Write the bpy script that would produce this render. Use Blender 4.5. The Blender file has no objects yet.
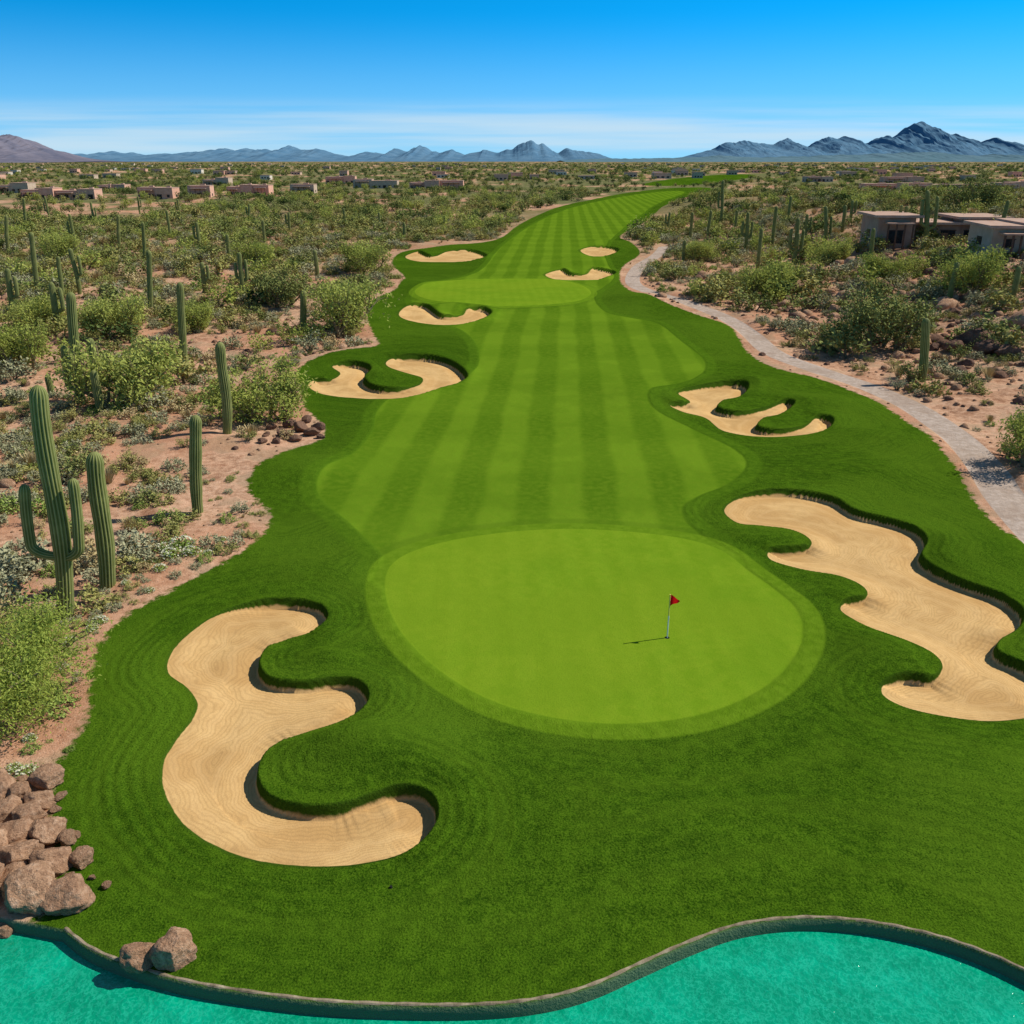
import bpy, bmesh, math, random
import numpy as np
from mathutils import Vector, Matrix, noise as mnoise
random.seed(7); R=np.random.RandomState(11)
scene=bpy.context.scene
# ------------------------------------------------------------ camera
H=20.0; F=900.0; PITCH=math.atan(352/F); SP,CP=math.sin(PITCH),math.cos(PITCH)
cam=bpy.data.objects.new("camera",bpy.data.cameras.new("camera")); scene.collection.objects.link(cam)
cam.data.sensor_width=36; cam.data.lens=36*F/1024; cam.data.clip_end=60000; cam.data.clip_start=0.5
cam.location=(0,0,H); cam.rotation_euler=(math.pi/2-PITCH,0,0); scene.camera=cam
scene.view_settings.view_transform='Standard'; scene.view_settings.look='None'; scene.view_settings.exposure=0
# ------------------------------------------------------------ noise
LAT=R.rand(256,256).astype(np.float32)
def vnoise(x,y):
    xi=np.floor(x).astype(int); yi=np.floor(y).astype(int); fx=x-xi; fy=y-yi
    fx=fx*fx*(3-2*fx); fy=fy*fy*(3-2*fy)
    a=LAT[xi%256,yi%256]; b=LAT[(xi+1)%256,yi%256]; c=LAT[xi%256,(yi+1)%256]; d=LAT[(xi+1)%256,(yi+1)%256]
    return (a*(1-fx)+b*fx)*(1-fy)+(c*(1-fx)+d*fx)*fy
def fbm(x,y,o=4):
    s=0;a=.5
    for i in range(o):
        s=s+a*vnoise(x*2**i+17*i,y*2**i+31*i); a*=.5
    return s
def sm(a,b,x):
    t=np.clip((x-a)/(b-a),0,1); return t*t*(3-2*t)
def base_h(x,y):
    x=np.asarray(x,float); y=np.asarray(y,float)
    hill=sm(35,88,x-0.06*(y-100))*8.0*sm(55,120,y)*(1-sm(330,560,y))
    hill=hill*(0.72+0.55*vnoise(x/20+9,y/24+4))
    left=(vnoise(x/14+3,y/14+50)-.5)*1.3*sm(16,40,-x+0.0*y)*sm(40,70,y)
    roll=(vnoise(x/26+7,y/30+2)-.5)*0.5*sm(60,110,y)
    return hill+left+roll
def px2w(px,py,z=None):
    u=(px-512)/F; v=(py-512)/F
    dy=CP-v*SP; dz=-(SP+v*CP)
    h=0.0
    for i in range(14):
        t=(H-h)/(-dz); x=u*t; y=dy*t
        if z is not None: h=z
        else: h=.5*h+.5*float(base_h(x,y))
    return np.array([x,y])
def topz(px,py,y):
    v=(py-512)/F
    return H+y*(-(SP+v*CP))/(CP-v*SP)
def catmull(P,closed=True,n=5):
    P=np.array(P,float); N=len(P); out=[]
    rng=range(N) if closed else range(N-1)
    for i in rng:
        if closed: a,b,c,d=P[(i-1)%N],P[i],P[(i+1)%N],P[(i+2)%N]
        else: a,b,c,d=P[max(i-1,0)],P[i],P[i+1],P[min(i+2,N-1)]
        for k in range(n):
            t=k/n
            out.append(.5*((2*b)+(c-a)*t+(2*a-5*b+4*c-d)*t*t+(3*b-a-3*c+d)*t**3))
    if not closed: out.append(P[-1])
    return np.array(out)
def W(l,closed=True,n=4): return np.array([px2w(*p) for p in catmull(l,closed,n)])
def sdf(poly,X,Y,mx=12.0,closed=True,grad=False):
    shp=X.shape; X=X.ravel(); Y=Y.ravel()
    D=np.full(X.shape,mx,np.float32); NX=np.zeros_like(D); NY=np.zeros_like(D)
    lo=poly.min(0)-mx; hi=poly.max(0)+mx
    idx=np.where((X>lo[0])&(X<hi[0])&(Y>lo[1])&(Y<hi[1]))[0]
    if len(idx):
        x=X[idx].astype(np.float32); y=Y[idx].astype(np.float32)
        best=np.full(x.shape,1e9,np.float32); ins=np.zeros(x.shape,bool)
        bx=np.zeros_like(x); by=np.zeros_like(x)
        n=len(poly)
        for i in range(n if closed else n-1):
            ax,ay=map(float,poly[i]); cx,cy=map(float,poly[(i+1)%n]); ex,ey=cx-ax,cy-ay
            L=ex*ex+ey*ey+1e-12
            wx=x-ax; wy=y-ay
            t=np.clip((wx*ex+wy*ey)/L,0,1); wx-=t*ex; wy-=t*ey
            d=wx*wx+wy*wy; m=d<best; best=np.where(m,d,best)
            if grad: bx=np.where(m,wx,bx); by=np.where(m,wy,by)
            if closed and ay!=cy:
                c=((ay>y)!=(cy>y)); xi=(cx-ax)*(y-ay)/(cy-ay)+ax
                ins^=(c&(x<xi))
        d=np.sqrt(best); s=np.where(ins,-1,1)
        D[idx]=np.minimum(d*s,mx)
        if grad:
            NX[idx]=bx/(d+1e-6)*s; NY[idx]=by/(d+1e-6)*s
    D=D.reshape(shp)
    return (D,NX.reshape(shp),NY.reshape(shp)) if grad else D
# ------------------------------------------------------------ outlines traced in image pixels, ray-projected to metres on the ground
TURF=W([(40,950),(58,900),(55,850),(50,800),(56,765),(78,738),(88,705),(90,670),(100,642),(125,616),(160,596),(200,575),(240,553),(264,532),(270,515),(256,500),(248,488),(256,470),(285,452),(320,440),(322,425),(305,408),(300,392),(296,375),(310,362),(350,353),(378,346),(372,332),(366,315),(372,300),(396,290),(405,278),(392,264),(402,252),(440,247),(495,240),(520,224),(555,208),(590,200),(620,194),(660,189),(700,187),(712,190),(690,196),(664,206),(645,222),(620,236),(632,243),(640,254),(622,268),(622,284),(645,298),(690,312),(730,330),(748,352),(770,366),(815,380),(870,400),(915,428),(950,462),(975,500),(1010,535),(1100,580),(1300,700),(1300,1100),(700,1150),(300,1120)])
TURF2=W([(640,185),(672,179),(715,175),(752,174.5),(748,178),(715,183),(680,185.5)])
FAIR=W([(384,590),(384,560),(352,525),(320,497),(322,475),(352,455),(372,432),(378,410),(400,394),(455,386),(478,366),(476,345),(462,330),(430,318),(412,300),(430,285),(478,272),(500,248),(530,226),(565,210),(605,200),(640,194),(672,191),(684,193),(655,205),(625,227),(606,246),(606,262),(614,278),(594,296),(606,312),(640,322),(690,348),(706,366),(690,382),(652,392),(652,408),(695,430),(735,450),(746,466),(728,484),(694,498),(682,512),(700,536),(745,566),(700,600),(560,640)])
GREEN=W([(386,580),(400,560),(440,545),(500,535),(560,531),(620,533),(680,540),(720,552),(747,572),(772,590),(795,610),(802,632),(795,657),(770,685),(730,707),(680,721),(620,726),(560,721),(500,706),(450,680),(410,645),(390,612)])
GREEN2=W([(415,293),(430,286),(465,281),(510,280),(555,281),(582,287),(591,295),(580,302),(550,306),(500,308),(455,305),(425,300)])
BUNK=[W(b,True,5) for b in [
[(240,606),(270,601),(300,602),(322,608),(328,620),(315,632),(290,640),(268,650),(260,666),(270,680),(300,684),(335,681),(358,684),(369,696),(366,710),(345,722),(315,732),(285,743),(264,760),(259,780),(270,798),(300,808),(335,808),(370,798),(395,791),(420,793),(436,804),(438,824),(425,842),(395,858),(350,867),(300,868),(250,861),(210,846),(180,824),(162,794),(160,765),(172,742),(188,722),(195,705),(184,688),(166,674),(168,655),(185,635),(210,617)],
[(722,510),(738,497),(770,491),(805,493),(835,500),(855,512),(885,520),(915,530),(927,544),(921,560),(935,572),(965,585),(1000,597),(1022,613),(1020,630),(1000,643),(998,656),(1024,668),(1050,685),(1050,712),(1000,722),(950,718),(905,708),(881,695),(882,683),(905,676),(930,678),(940,667),(932,655),(905,642),(868,628),(840,612),(843,602),(864,596),(861,586),(838,576),(800,569),(770,560),(767,551),(788,549),(808,546),(806,538),(788,530),(760,526),(736,523)],
[(330,366),(350,363),(368,366),(371,372),(365,380),(374,387),(396,389),(416,385),(420,378),(404,373),(384,365),(392,358),(425,357),(450,362),(465,372),(466,381),(445,388),(420,395),(390,399),(350,398),(320,394),(306,386),(312,380),(330,379),(338,373)],
[(397,312),(407,305),(425,305),(435,311),(444,316),(460,315),(466,309),(485,309),(492,314),(480,321),(450,325),(420,323),(400,318)],
[(668,405),(688,402),(676,393),(700,387),(730,384),(748,387),(744,396),(725,402),(718,409),(738,413),(765,408),(783,402),(795,405),(785,413),(764,420),(758,428),(780,431),(803,426),(815,417),(833,420),(828,430),(800,436),(760,437),(722,431),(704,418),(682,412)],
[(403,256),(418,251),(432,256),(446,251),(470,250),(487,256),(470,261),(430,262),(410,260)],
[(543,274),(562,269),(572,274),(584,274),(592,268),(616,273),(602,279),(575,280),(553,279)],
[(578,250),(594,246),(618,249),(612,255),(590,256)]]]
SHORE_PX=[(65,928),(90,947),(130,964),(180,979),(240,990),(320,1000),(400,1004),(480,1004),(540,998),(590,985),(640,963),(690,941),(740,924),(800,917),(860,920),(920,931),(970,946),(1024,969),(1100,1010),(1180,1065)]
SHORE=np.array([px2w(*p) for p in catmull(SHORE_PX,False,6)])
LEFTSH=np.array([px2w(*p,z=0) for p in [(-260,885),(-120,895),(-40,905),(0,916),(35,922)]])
WATER=np.vstack([LEFTSH,SHORE,[(18,5),(30,-70),(-60,-70),(-60,20)]])
PATH=W([(1130,640),(1060,560),(1004,497),(975,455),(930,418),(880,392),(820,371),(775,354),(752,336),(725,318),(690,304),(652,293),(633,283),(638,268),(656,256),(664,247)],False,5)
MOUNDS=[(325,661,1.6,.9,.42),(352,752,2.3,1.3,.75),(420,760,3,2,.45),(400,700,3.0,2.2,.3),(335,640,2,1,.3),
 (970,560,5,3,.7),(840,530,4,1.4,.3),(880,610,3,1.4,.25),(880,650,3,2.,.5),(740,540,3.5,1.6,.3),(1040,640,3,3,.5),
 (765,385,6,4,.7),(830,405,4,3,.6),(735,403,2,1.3,.35),(775,420,2,1,.3),(680,330,7,7,1.0),(640,300,5,6,.8),(640,395,4,4,.5),
 (385,378,2.5,2,.5),(440,350,5,4,.5),(340,355,5,4,.5),(452,308,3,3,.6),(400,285,6,6,.8),(430,244,7,8,.8),(590,262,6,8,.6),(600,242,5,6,.6),(300,470,3.5,3,.5),(130,700,2.5,3,.3),(340,570,4,2,.35),(1000,480,3,3,.4),(880,440,5,3,.6),(950,780,5,3,.4),(600,820,6,2.5,.35),(860,470,5,3,.4)]
MW=[(px2w(a,b),rx,ry,h) for a,b,rx,ry,h in MOUNDS]
def ground(X,Y):
    b=base_h(X,Y)
    turf=np.minimum(sdf(TURF,X,Y,12),sdf(TURF2,X,Y,12)); path=sdf(PATH,X,Y,8,closed=False)-1.3; wat=sdf(WATER,X,Y,30)
    bk=np.full(X.shape,9.,np.float32); nx=np.zeros(X.shape); ny=np.zeros(X.shape)
    for p in BUNK:
        d,a,c=sdf(p,X,Y,9,grad=True); m=d<bk; bk=np.where(m,d,bk); nx=np.where(m,a,nx); ny=np.where(m,c,ny)
    mound=np.zeros(X.shape)
    for c,rx,ry,h in MW: mound+=h*np.exp(-((X-c[0])/rx)**2-((Y-c[1])/ry)**2)
    gr=sdf(GREEN,X,Y,9); gr2=sdf(GREEN2,X,Y,9)
    far=np.clip(Y/60,1,1.5)
    wd=sm(-.35,.55,nx*.75+ny*.66)
    mound*=sm(0.2,3,gr)*(.35+.65*sm(0,1.2,bk))
    lip=.20*wd*np.exp(-(np.maximum(bk-.1,0)/1.1)**2)*far
    rib=.014*np.sin(bk*2*math.pi/.42+3*vnoise(X/2,Y/2))*sm(.1,.5,bk)*(1-sm(1.6,3.2,bk))*sm(.3,2,gr)*(Y<70)
    gs=b+mound+lip+rib+.035*(fbm(X/.6,Y/.6,3)-.45)*sm(.5,1.5,gr)*(Y<90)
    gs+=.12*(1-sm(0,2.5,gr))+.3*(1-sm(-1,3,gr2))
    dep=(.03+.34*wd)*far
    sand=b+mound*.5-(dep*(1-sm(0,1.8,-bk))+.24*sm(0,1.8,-bk))+.05*(vnoise(X/1.3,Y/1.3)-.5)
    k=sm(-.15,.0,bk/np.clip(Y/38,1,4))
    z=gs*k+sand*(1-k)
    des=sm(0,3,turf)*sm(-.2,1.5,path)
    z=z+des*((fbm(X/3.1,Y/3.1,4)-.47)*.55+(fbm(X/11,Y/11,3)-.43)*1.1)
    z=np.where(path<.4, z*sm(-.3,.4,path)+(b+.03)*(1-sm(-.3,.4,path)),z)
    z=z*sm(-.1,1.2,wat)-1.5*(1-sm(-.35,-.05,wat))
    return z,dict(sd_turf=turf,sd_path=path,sd_water=wat,sd_bunker=bk,sd_green=gr,sd_green2=gr2)
# ------------------------------------------------------------ node helper
class NT:
    def __init__(s,t): s.t=t; t.nodes.clear()
    def n(s,ty,**k):
        n=s.t.nodes.new(ty)
        for a,b in k.items(): setattr(n,a,b)
        return n
    def put(s,sock,v):
        if v is None: return
        if isinstance(v,bpy.types.NodeSocket): s.t.links.new(v,sock)
        else:
            if isinstance(v,(tuple,list)) and len(v)==3 and sock.type=='RGBA': v=(*v,1)
            sock.default_value=v
    def m(s,op,a,b=None,c=None):
        n=s.n('ShaderNodeMath',operation=op); s.put(n.inputs[0],a); s.put(n.inputs[1],b); s.put(n.inputs[2],c); return n.outputs[0]
    def vm(s,op,a,b=None):
        n=s.n('ShaderNodeVectorMath',operation=op); s.put(n.inputs[0],a); s.put(n.inputs[1],b); return n.outputs[0]
    def mix(s,f,a,b,bt='MIX'):
        n=s.n('ShaderNodeMix',data_type='RGBA',blend_type=bt); s.put(n.inputs[0],f); s.put(n.inputs[6],a); s.put(n.inputs[7],b); return n.outputs[2]
    def noise(s,sc,de=3,vec=None,ro=.55,out=0):
        n=s.n('ShaderNodeTexNoise'); n.inputs['Scale'].default_value=sc; n.inputs['Detail'].default_value=de; n.inputs['Roughness'].default_value=ro
        if vec is not None: s.put(n.inputs['Vector'],vec)
        return n.outputs[out]
    def mr(s,v,a,b,c=0.,d=1.,smooth=True):
        n=s.n('ShaderNodeMapRange',interpolation_type='SMOOTHSTEP' if smooth else 'LINEAR'); s.put(n.inputs[0],v)
        for i,q in enumerate((a,b,c,d)): n.inputs[i+1].default_value=q
        return n.outputs[0]
    def attr(s,nm):
        n=s.n('ShaderNodeAttribute'); n.attribute_name=nm; return n.outputs['Fac']
    def ramp(s,f,stops):
        n=s.n('ShaderNodeValToRGB'); s.put(n.inputs[0],f); e=n.color_ramp.elements
        while len(e)<len(stops): e.new(.5)
        for i,(p,c) in enumerate(stops): e[i].position=p; e[i].color=(*c,1)
        return n.outputs[0]
    def out(s,color,rough=.9,normal=None,spec=.2,**k):
        b=s.n('ShaderNodeBsdfPrincipled'); s.put(b.inputs['Base Color'],color); s.put(b.inputs['Roughness'],rough)
        b.inputs['Specular IOR Level'].default_value=spec
        if normal is not None: s.put(b.inputs['Normal'],normal)
        for a,v in k.items(): s.put(b.inputs[a.replace('_',' ')],v)
        o=s.n('ShaderNodeOutputMaterial'); s.t.links.new(b.outputs[0],o.inputs[0]); return b
    def outd(s,color,normal=None):
        b=s.n('ShaderNodeBsdfDiffuse'); s.put(b.inputs[0],color)
        if normal is not None: s.put(b.inputs['Normal'],normal)
        o=s.n('ShaderNodeOutputMaterial'); s.t.links.new(b.outputs[0],o.inputs[0])
    def bump(s,h,st=.5,d=.05):
        n=s.n('ShaderNodeBump'); n.inputs['Strength'].default_value=st; n.inputs['Distance'].default_value=d; s.put(n.inputs['Height'],h); return n.outputs[0]
def mat(name):
    m=bpy.data.materials.new(name); m.use_nodes=True; return m,NT(m.node_tree)
# ------------------------------------------------------------ ground material
gm,g=mat("ground_turf_sand_desert")
pos=g.n('ShaderNodeNewGeometry').outputs['Position']
sp=g.n('ShaderNodeSeparateXYZ'); g.put(sp.inputs[0],pos); PX,PY,PZ=sp.outputs
sdt,sdp,sdw,sdb,sdn,sdn2,sdf_,n_l,n_b,n_v=[g.attr(a) for a in ("sd_turf","sd_path","sd_water","sd_bunker","sd_green","sd_green2","sd_fair","nl","nb","nv")]
n_f=g.noise(16,2,pos,.7); n_m=g.noise(1.9,3,pos,.62)
dcol=g.ramp(g.m('ADD',g.m('MULTIPLY',n_m,.6),g.m('MULTIPLY',n_b,.4)),[(.34,(.30,.15,.085)),(.46,(.47,.27,.165)),(.56,(.60,.37,.24)),(.68,(.42,.25,.155))])
dcol=g.mix(g.m('MULTIPLY',g.mr(n_l,.42,.65),.7),dcol,(.46,.225,.13))
dcol=g.mix(g.m('MULTIPLY',g.mr(n_f,.58,.66),.6),dcol,(.15,.09,.06))
dcol=g.mix(g.m('MULTIPLY',g.mr(n_f,.42,.34),.6),dcol,(.68,.5,.37))
farveg=g.m('MULTIPLY',g.mr(PY,130,500),g.mr(n_v,.30,.48))
dcol=g.mix(g.m('MULTIPLY',farveg,.93),dcol,(.115,.135,.05))
dcol=g.mix(g.m('MULTIPLY',g.mr(n_b,.52,.64),.35),dcol,(.24,.19,.11))
# rough
ring=g.m('MINIMUM',sdb,g.m('MINIMUM',g.m('ADD',sdn,.8),sdw))
ringw=g.m('ADD',ring,g.m('MULTIPLY',n_b,1.6))
rs=g.m('SINE',g.m('MULTIPLY',ringw,2*math.pi/.5)); rs2=g.m('SINE',g.m('MULTIPLY',ringw,2*math.pi/2.4))
rough=g.mix(g.mr(n_m,.3,.7),(.023,.062,.003),(.050,.115,.005))
rough=g.mix(g.mr(n_l,.38,.62,0,.75),rough,(.062,.128,.007))
rough=g.mix(g.mr(n_v,.42,.62,0,.5),rough,(.026,.070,.003))
rough=g.mix(g.m('MULTIPLY',g.mr(n_f,.4,.72),.55),rough,(.11,.19,.012))
rough=g.mix(g.m('MULTIPLY',g.mr(n_f,.5,.3),.65),rough,(.009,.027,.002))
rough=g.mix(g.m('MULTIPLY',g.m('MULTIPLY',g.mr(rs,-.3,1),.24),g.mr(n_b,.38,.56)),rough,(.016,.048,.003))
rough=g.mix(g.m('MULTIPLY',g.mr(rs2,0,1),.20),rough,(.078,.145,.008))
# fairway
sx=g.m('ADD',g.m('SUBTRACT',PX,g.m('MULTIPLY',PY,.055)),g.m('MULTIPLY',n_l,.8))
st1=g.mr(g.m('SINE',g.m('MULTIPLY',sx,math.pi/2.15)),-.5,.5)
st2=g.mr(g.m('SINE',g.m('MULTIPLY',g.m('ADD',PY,g.m('MULTIPLY',n_l,2.)),math.pi/7.5)),-.6,.6)
stc=g.m('ADD',g.m('MULTIPLY',st1,.72),g.m('MULTIPLY',st2,.28))
fair=g.mix(stc,(.070,.148,.006),(.132,.234,.012))
fair=g.mix(g.m('MULTIPLY',g.mr(n_m,.35,.7),.45),fair,(.14,.222,.013))
fair=g.mix(g.m('MULTIPLY',g.mr(n_b,.4,.65),.3),fair,(.08,.162,.007))
fair=g.mix(g.m('MULTIPLY',g.mr(n_f,.45,.7),.38),fair,(.055,.115,.006))
semi=g.mix(g.mr(n_m,.35,.65),(.060,.132,.006),(.080,.16,.008))
coll=g.mix(g.mr(n_m,.35,.65),(.100,.188,.008),(.124,.218,.011))
gst=g.mr(g.m('SINE',g.m('MULTIPLY',g.m('ADD',PX,g.m('MULTIPLY',PY,.04)),math.pi/.75)),-.8,.8)
grn=g.mix(gst,(.145,.252,.011),(.160,.270,.013))
grn=g.mix(g.m('MULTIPLY',g.mr(n_m,.35,.7),.5),grn,(.20,.295,.017))
grn=g.mix(g.m('MULTIPLY',g.mr(n_b,.4,.65),.45),grn,(.125,.23,.010))
grn=g.mix(g.m('MULTIPLY',g.mr(n_l,.4,.6),.35),grn,(.19,.275,.015))
grn=g.mix(g.m('MULTIPLY',g.mr(n_f,.42,.7),.4),grn,(.08,.165,.007))
wob=g.m('MULTIPLY',g.m('SUBTRACT',n_m,.5),.25)
wob2=g.m('ADD',g.m('MULTIPLY',g.m('SUBTRACT',n_m,.5),1.3),g.m('MULTIPLY',g.m('SUBTRACT',n_f,.5),.5))
intf=g.mr(g.m('ADD',sdt,wob2),-.15,.15,1,0)
c=g.mix(intf,dcol,rough)
cf=g.m('ADD',sdf_,wob)
c=g.mix(g.mr(cf,.9,1.3,.65,0),c,semi)
c=g.mix(g.mr(cf,-.12,.12,1,0),c,fair)
gn=g.m('ADD',g.m('MINIMUM',sdn,sdn2),g.m('MULTIPLY',wob,.5))
c=g.mix(g.mr(gn,1.6,2.1,.3,0),c,rough)
c=g.mix(g.mr(gn,.9,1.1,.9,0),c,coll)
c=g.mix(g.mr(gn,-.04,.08,1,0),c,grn)
pcol=g.mix(g.mr(n_m,.35,.7),(.38,.295,.235),(.50,.405,.335))
pcol=g.mix(g.m('MULTIPLY',g.mr(n_b,.5,.7),.5),pcol,(.33,.24,.18))
c=g.mix(g.mr(g.m('ADD',sdp,g.m('MULTIPLY',wob,.3)),-.04,.04,1,0),c,pcol)
# sand
scol=g.mix(g.mr(n_b,.35,.65),(.52,.315,.125),(.63,.405,.172))
scol=g.mix(g.m('MULTIPLY',g.mr(n_m,.4,.7),.4),scol,(.47,.28,.112))
scol=g.mix(g.m('MULTIPLY',g.mr(n_f,.45,.7),.35),scol,(.40,.235,.095))
swirl=g.m('ADD',sdb,g.m('MULTIPLY',n_b,1.8))
rk=g.m('SINE',g.m('MULTIPLY',swirl,2*math.pi/.17)); rk2=g.m('SINE',g.m('MULTIPLY',swirl,2*math.pi/.9))
nearf=g.mr(PY,30,75,1,.15)
scol=g.mix(g.m('MULTIPLY',g.m('MULTIPLY',g.mr(rk,-.2,1),.28),nearf),scol,(.32,.19,.08))
scol=g.mix(g.m('MULTIPLY',g.mr(rk2,0,1),.14),scol,(.74,.50,.24))
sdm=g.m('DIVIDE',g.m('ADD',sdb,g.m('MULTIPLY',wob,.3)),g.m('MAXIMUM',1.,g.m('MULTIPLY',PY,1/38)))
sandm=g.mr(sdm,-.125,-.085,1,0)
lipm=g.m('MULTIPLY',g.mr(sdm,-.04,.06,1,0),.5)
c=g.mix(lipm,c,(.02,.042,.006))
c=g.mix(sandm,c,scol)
c=g.mix(g.mr(sdw,-.1,-.02,1,0),c,(.10,.16,.09))
hs=g.m('ADD',n_f,g.m('MULTIPLY',n_m,2.0))
amp=g.mr(g.m('MINIMUM',sdf_,g.m('MINIMUM',sdn,sdn2)),-.1,.3,.28,1)
amp2=g.m('MULTIPLY',amp,g.mr(sdb,-.1,0,.3,1))
g.outd(c,g.bump(g.m('MULTIPLY',hs,amp2),.8,.05))
# ------------------------------------------------------------ ground mesh
ys=[-70,-40,-15,0,6,10,12.5]; y=14.
while y<120: ys.append(y); y+=.0013*y**1.2
while y<700: ys.append(y); y+=.0018*y**1.2
while y<26000: ys.append(y); y*=1.05
ys.append(45000.)
ys=np.array(ys)
us=np.linspace(-.78,.78,860); us=np.concatenate([[-3,-2.2,-1.6,-1.2,-1.,-.88],us,[.88,1.,1.2,1.6,2.2,3]])
Y,U=np.meshgrid(ys,us,indexing='ij'); X=U*np.maximum(Y+6,20)
Z,A=ground(X,Y)
A['sd_fair']=sdf(FAIR,X,Y,9)
A['nl']=fbm(X/7.5+5,Y/7.5+60,4)*1.07; A['nb']=fbm(X/2.2+30,Y/2.2+11,4)*1.07; A['nv']=fbm(X/24+3,Y/30+8,5)
def mesh_quads(name,V,Fq,mats,midx=None,smooth=False):
    me=bpy.data.meshes.new(name); V=np.asarray(V,np.float32); Fq=np.asarray(Fq,np.int32)
    me.vertices.add(len(V)); me.vertices.foreach_set('co',V.ravel())
    me.loops.add(Fq.size); me.loops.foreach_set('vertex_index',Fq.ravel())
    me.polygons.add(len(Fq)); me.polygons.foreach_set('loop_start',np.arange(0,Fq.size,Fq.shape[1],dtype=np.int32))
    for m in mats: me.materials.append(m)
    if midx is not None: me.polygons.foreach_set('material_index',np.asarray(midx,np.int32))
    me.polygons.foreach_set('use_smooth',np.full(len(Fq),smooth))
    me.update(calc_edges=True); return me
def grid_faces(r,cn):
    i=np.arange(r*cn).reshape(r,cn); return np.stack([i[:-1,:-1],i[:-1,1:],i[1:,1:],i[1:,:-1]],-1).reshape(-1,4)
def link(name,me,loc=(0,0,0),rz=0,sc=1,parent=None):
    o=bpy.data.objects.new(name,me); scene.collection.objects.link(o); o.location=loc; o.rotation_euler=(0,0,rz)
    o.scale=(sc,sc,sc) if not isinstance(sc,tuple) else sc
    if parent: o.parent=parent
    return o
gme=mesh_quads("ground",np.stack([X,Y,Z],-1).reshape(-1,3),grid_faces(*X.shape),[gm],None,True)
for k,v in A.items():
    a=gme.attributes.new(k,'FLOAT','POINT'); a.data.foreach_set('value',np.ascontiguousarray(v,dtype=np.float32).ravel())
link("ground",gme)
def gz(x,y): return float(ground(np.array([float(x)]),np.array([float(y)]))[0][0])
# ------------------------------------------------------------ water
wm,w=mat("pond_water")
tp=w.n('ShaderNodeNewGeometry').outputs['Position']
w1=w.noise(5,3,tp,.65); w2=w.noise(.5,2,tp); w3=w.noise(2.2,2,tp,.6)
wc=w.mix(w.mr(w2,.35,.7),(.0,.27,.145),(.0,.36,.21))
sparkle=w.m('SUBTRACT',1.,w.m('MULTIPLY',w.m('ABSOLUTE',w.m('SUBTRACT',w1,.5)),16.))
wc=w.mix(w.m('MULTIPLY',w.m('MAXIMUM',sparkle,0.),.36),wc,(.04,.58,.38))  # pale network: light sparkle painted into the water colour
wc=w.mix(w.m('MULTIPLY',w.mr(w3,.6,.35),.35),wc,(.0,.21,.11))
w.out(wc,.08,w.bump(w.m('ADD',w3,w.m('MULTIPLY',w1,.8)),.5,.10),.45)
bm=bmesh.new()
for p in WATER: bm.verts.new((p[0],p[1],-.38))
f=bm.faces.new(bm.verts); bmesh.ops.triangulate(bm,faces=[f]); wme=bpy.data.meshes.new("pond_water"); bm.to_mesh(wme); wme.materials.append(wm); link("pond_water",wme)
km,k_=mat("pond_edging_stone")
kp=k_.n('ShaderNodeNewGeometry').outputs['Position']
k_.out(k_.ramp(k_.noise(3,5,kp,.65),[(.3,(.11,.09,.05)),(.5,(.26,.20,.13)),(.7,(.40,.33,.22))]),.85,k_.bump(k_.noise(20,3,kp),.5,.02))
S=catmull(SHORE,False,3); T=np.gradient(S,axis=0); T/=np.linalg.norm(T,axis=1)[:,None]; Nn=np.stack([T[:,1],-T[:,0]],1)
zj=.02+.012*np.sin(np.arange(len(S))*.7)
prof=[(.05,-1.2),(.05,-.03),(.02,.0),(-.04,.0),(-.07,-.04),(-.07,-1.2)]
V=np.array([[S[i,0]+Nn[i,0]*a,S[i,1]+Nn[i,1]*a,b+zj[i]] for i in range(len(S)) for a,b in prof])
link("pond_edging",mesh_quads("pond_edging",V,grid_faces(len(S),len(prof)),[km]))
# ------------------------------------------------------------ foliage
def leafmat(name,cols,trans=0.,gain=1.):
    cols=[tuple(min(.75,q*gain) for q in c) for c in cols]
    m,t=mat(name); oi=t.n('ShaderNodeObjectInfo').outputs['Random']
    p=t.n('ShaderNodeNewGeometry').outputs
    r=t.ramp(t.m('FRACT',t.m('ADD',t.m('MULTIPLY',p['Random Per Island'],.35),oi)),[(i/(len(cols)-1),c) for i,c in enumerate(cols)])
    r=t.mix(t.m('MULTIPLY',p['Random Per Island'],.4),r,(cols[0][0]*.5,cols[0][1]*.55,cols[0][2]*.5))
    d=t.n('ShaderNodeBsdfDiffuse'); t.put(d.inputs[0],r); o=t.n('ShaderNodeOutputMaterial')
    if trans>0:
        tr=t.n('ShaderNodeBsdfTranslucent'); t.put(tr.inputs[0],r)
        mx=t.n('ShaderNodeMixShader'); mx.inputs[0].default_value=trans; t.t.links.new(d.outputs[0],mx.inputs[1]); t.t.links.new(tr.outputs[0],mx.inputs[2]); t.t.links.new(mx.outputs[0],o.inputs[0])
    else: t.t.links.new(d.outputs[0],o.inputs[0])
    return m
def simplemat(name,a,b,scale=3,rough=.9,bs=.4,bd=.02):
    m,t=mat(name); tc=t.n('ShaderNodeTexCoord').outputs['Object']; n=t.noise(scale,4,tc,.65)
    t.out(t.mix(t.mr(n,.35,.65),a,b),rough,t.bump(t.noise(scale*4,2,tc),bs,bd),.15); return m
G_=1.5
M_pvn=leafmat("palo_verde_near_foliage",[(.25,.30,.055),(.30,.34,.075),(.34,.37,.095)],.4,G_)
M_pv=leafmat("palo_verde_foliage",[(.21,.24,.05),(.26,.285,.065),(.31,.33,.085)],.25,G_)
M_ms=leafmat("mesquite_foliage",[(.12,.14,.04),(.16,.175,.055),(.20,.205,.065)],0,G_)
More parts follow.
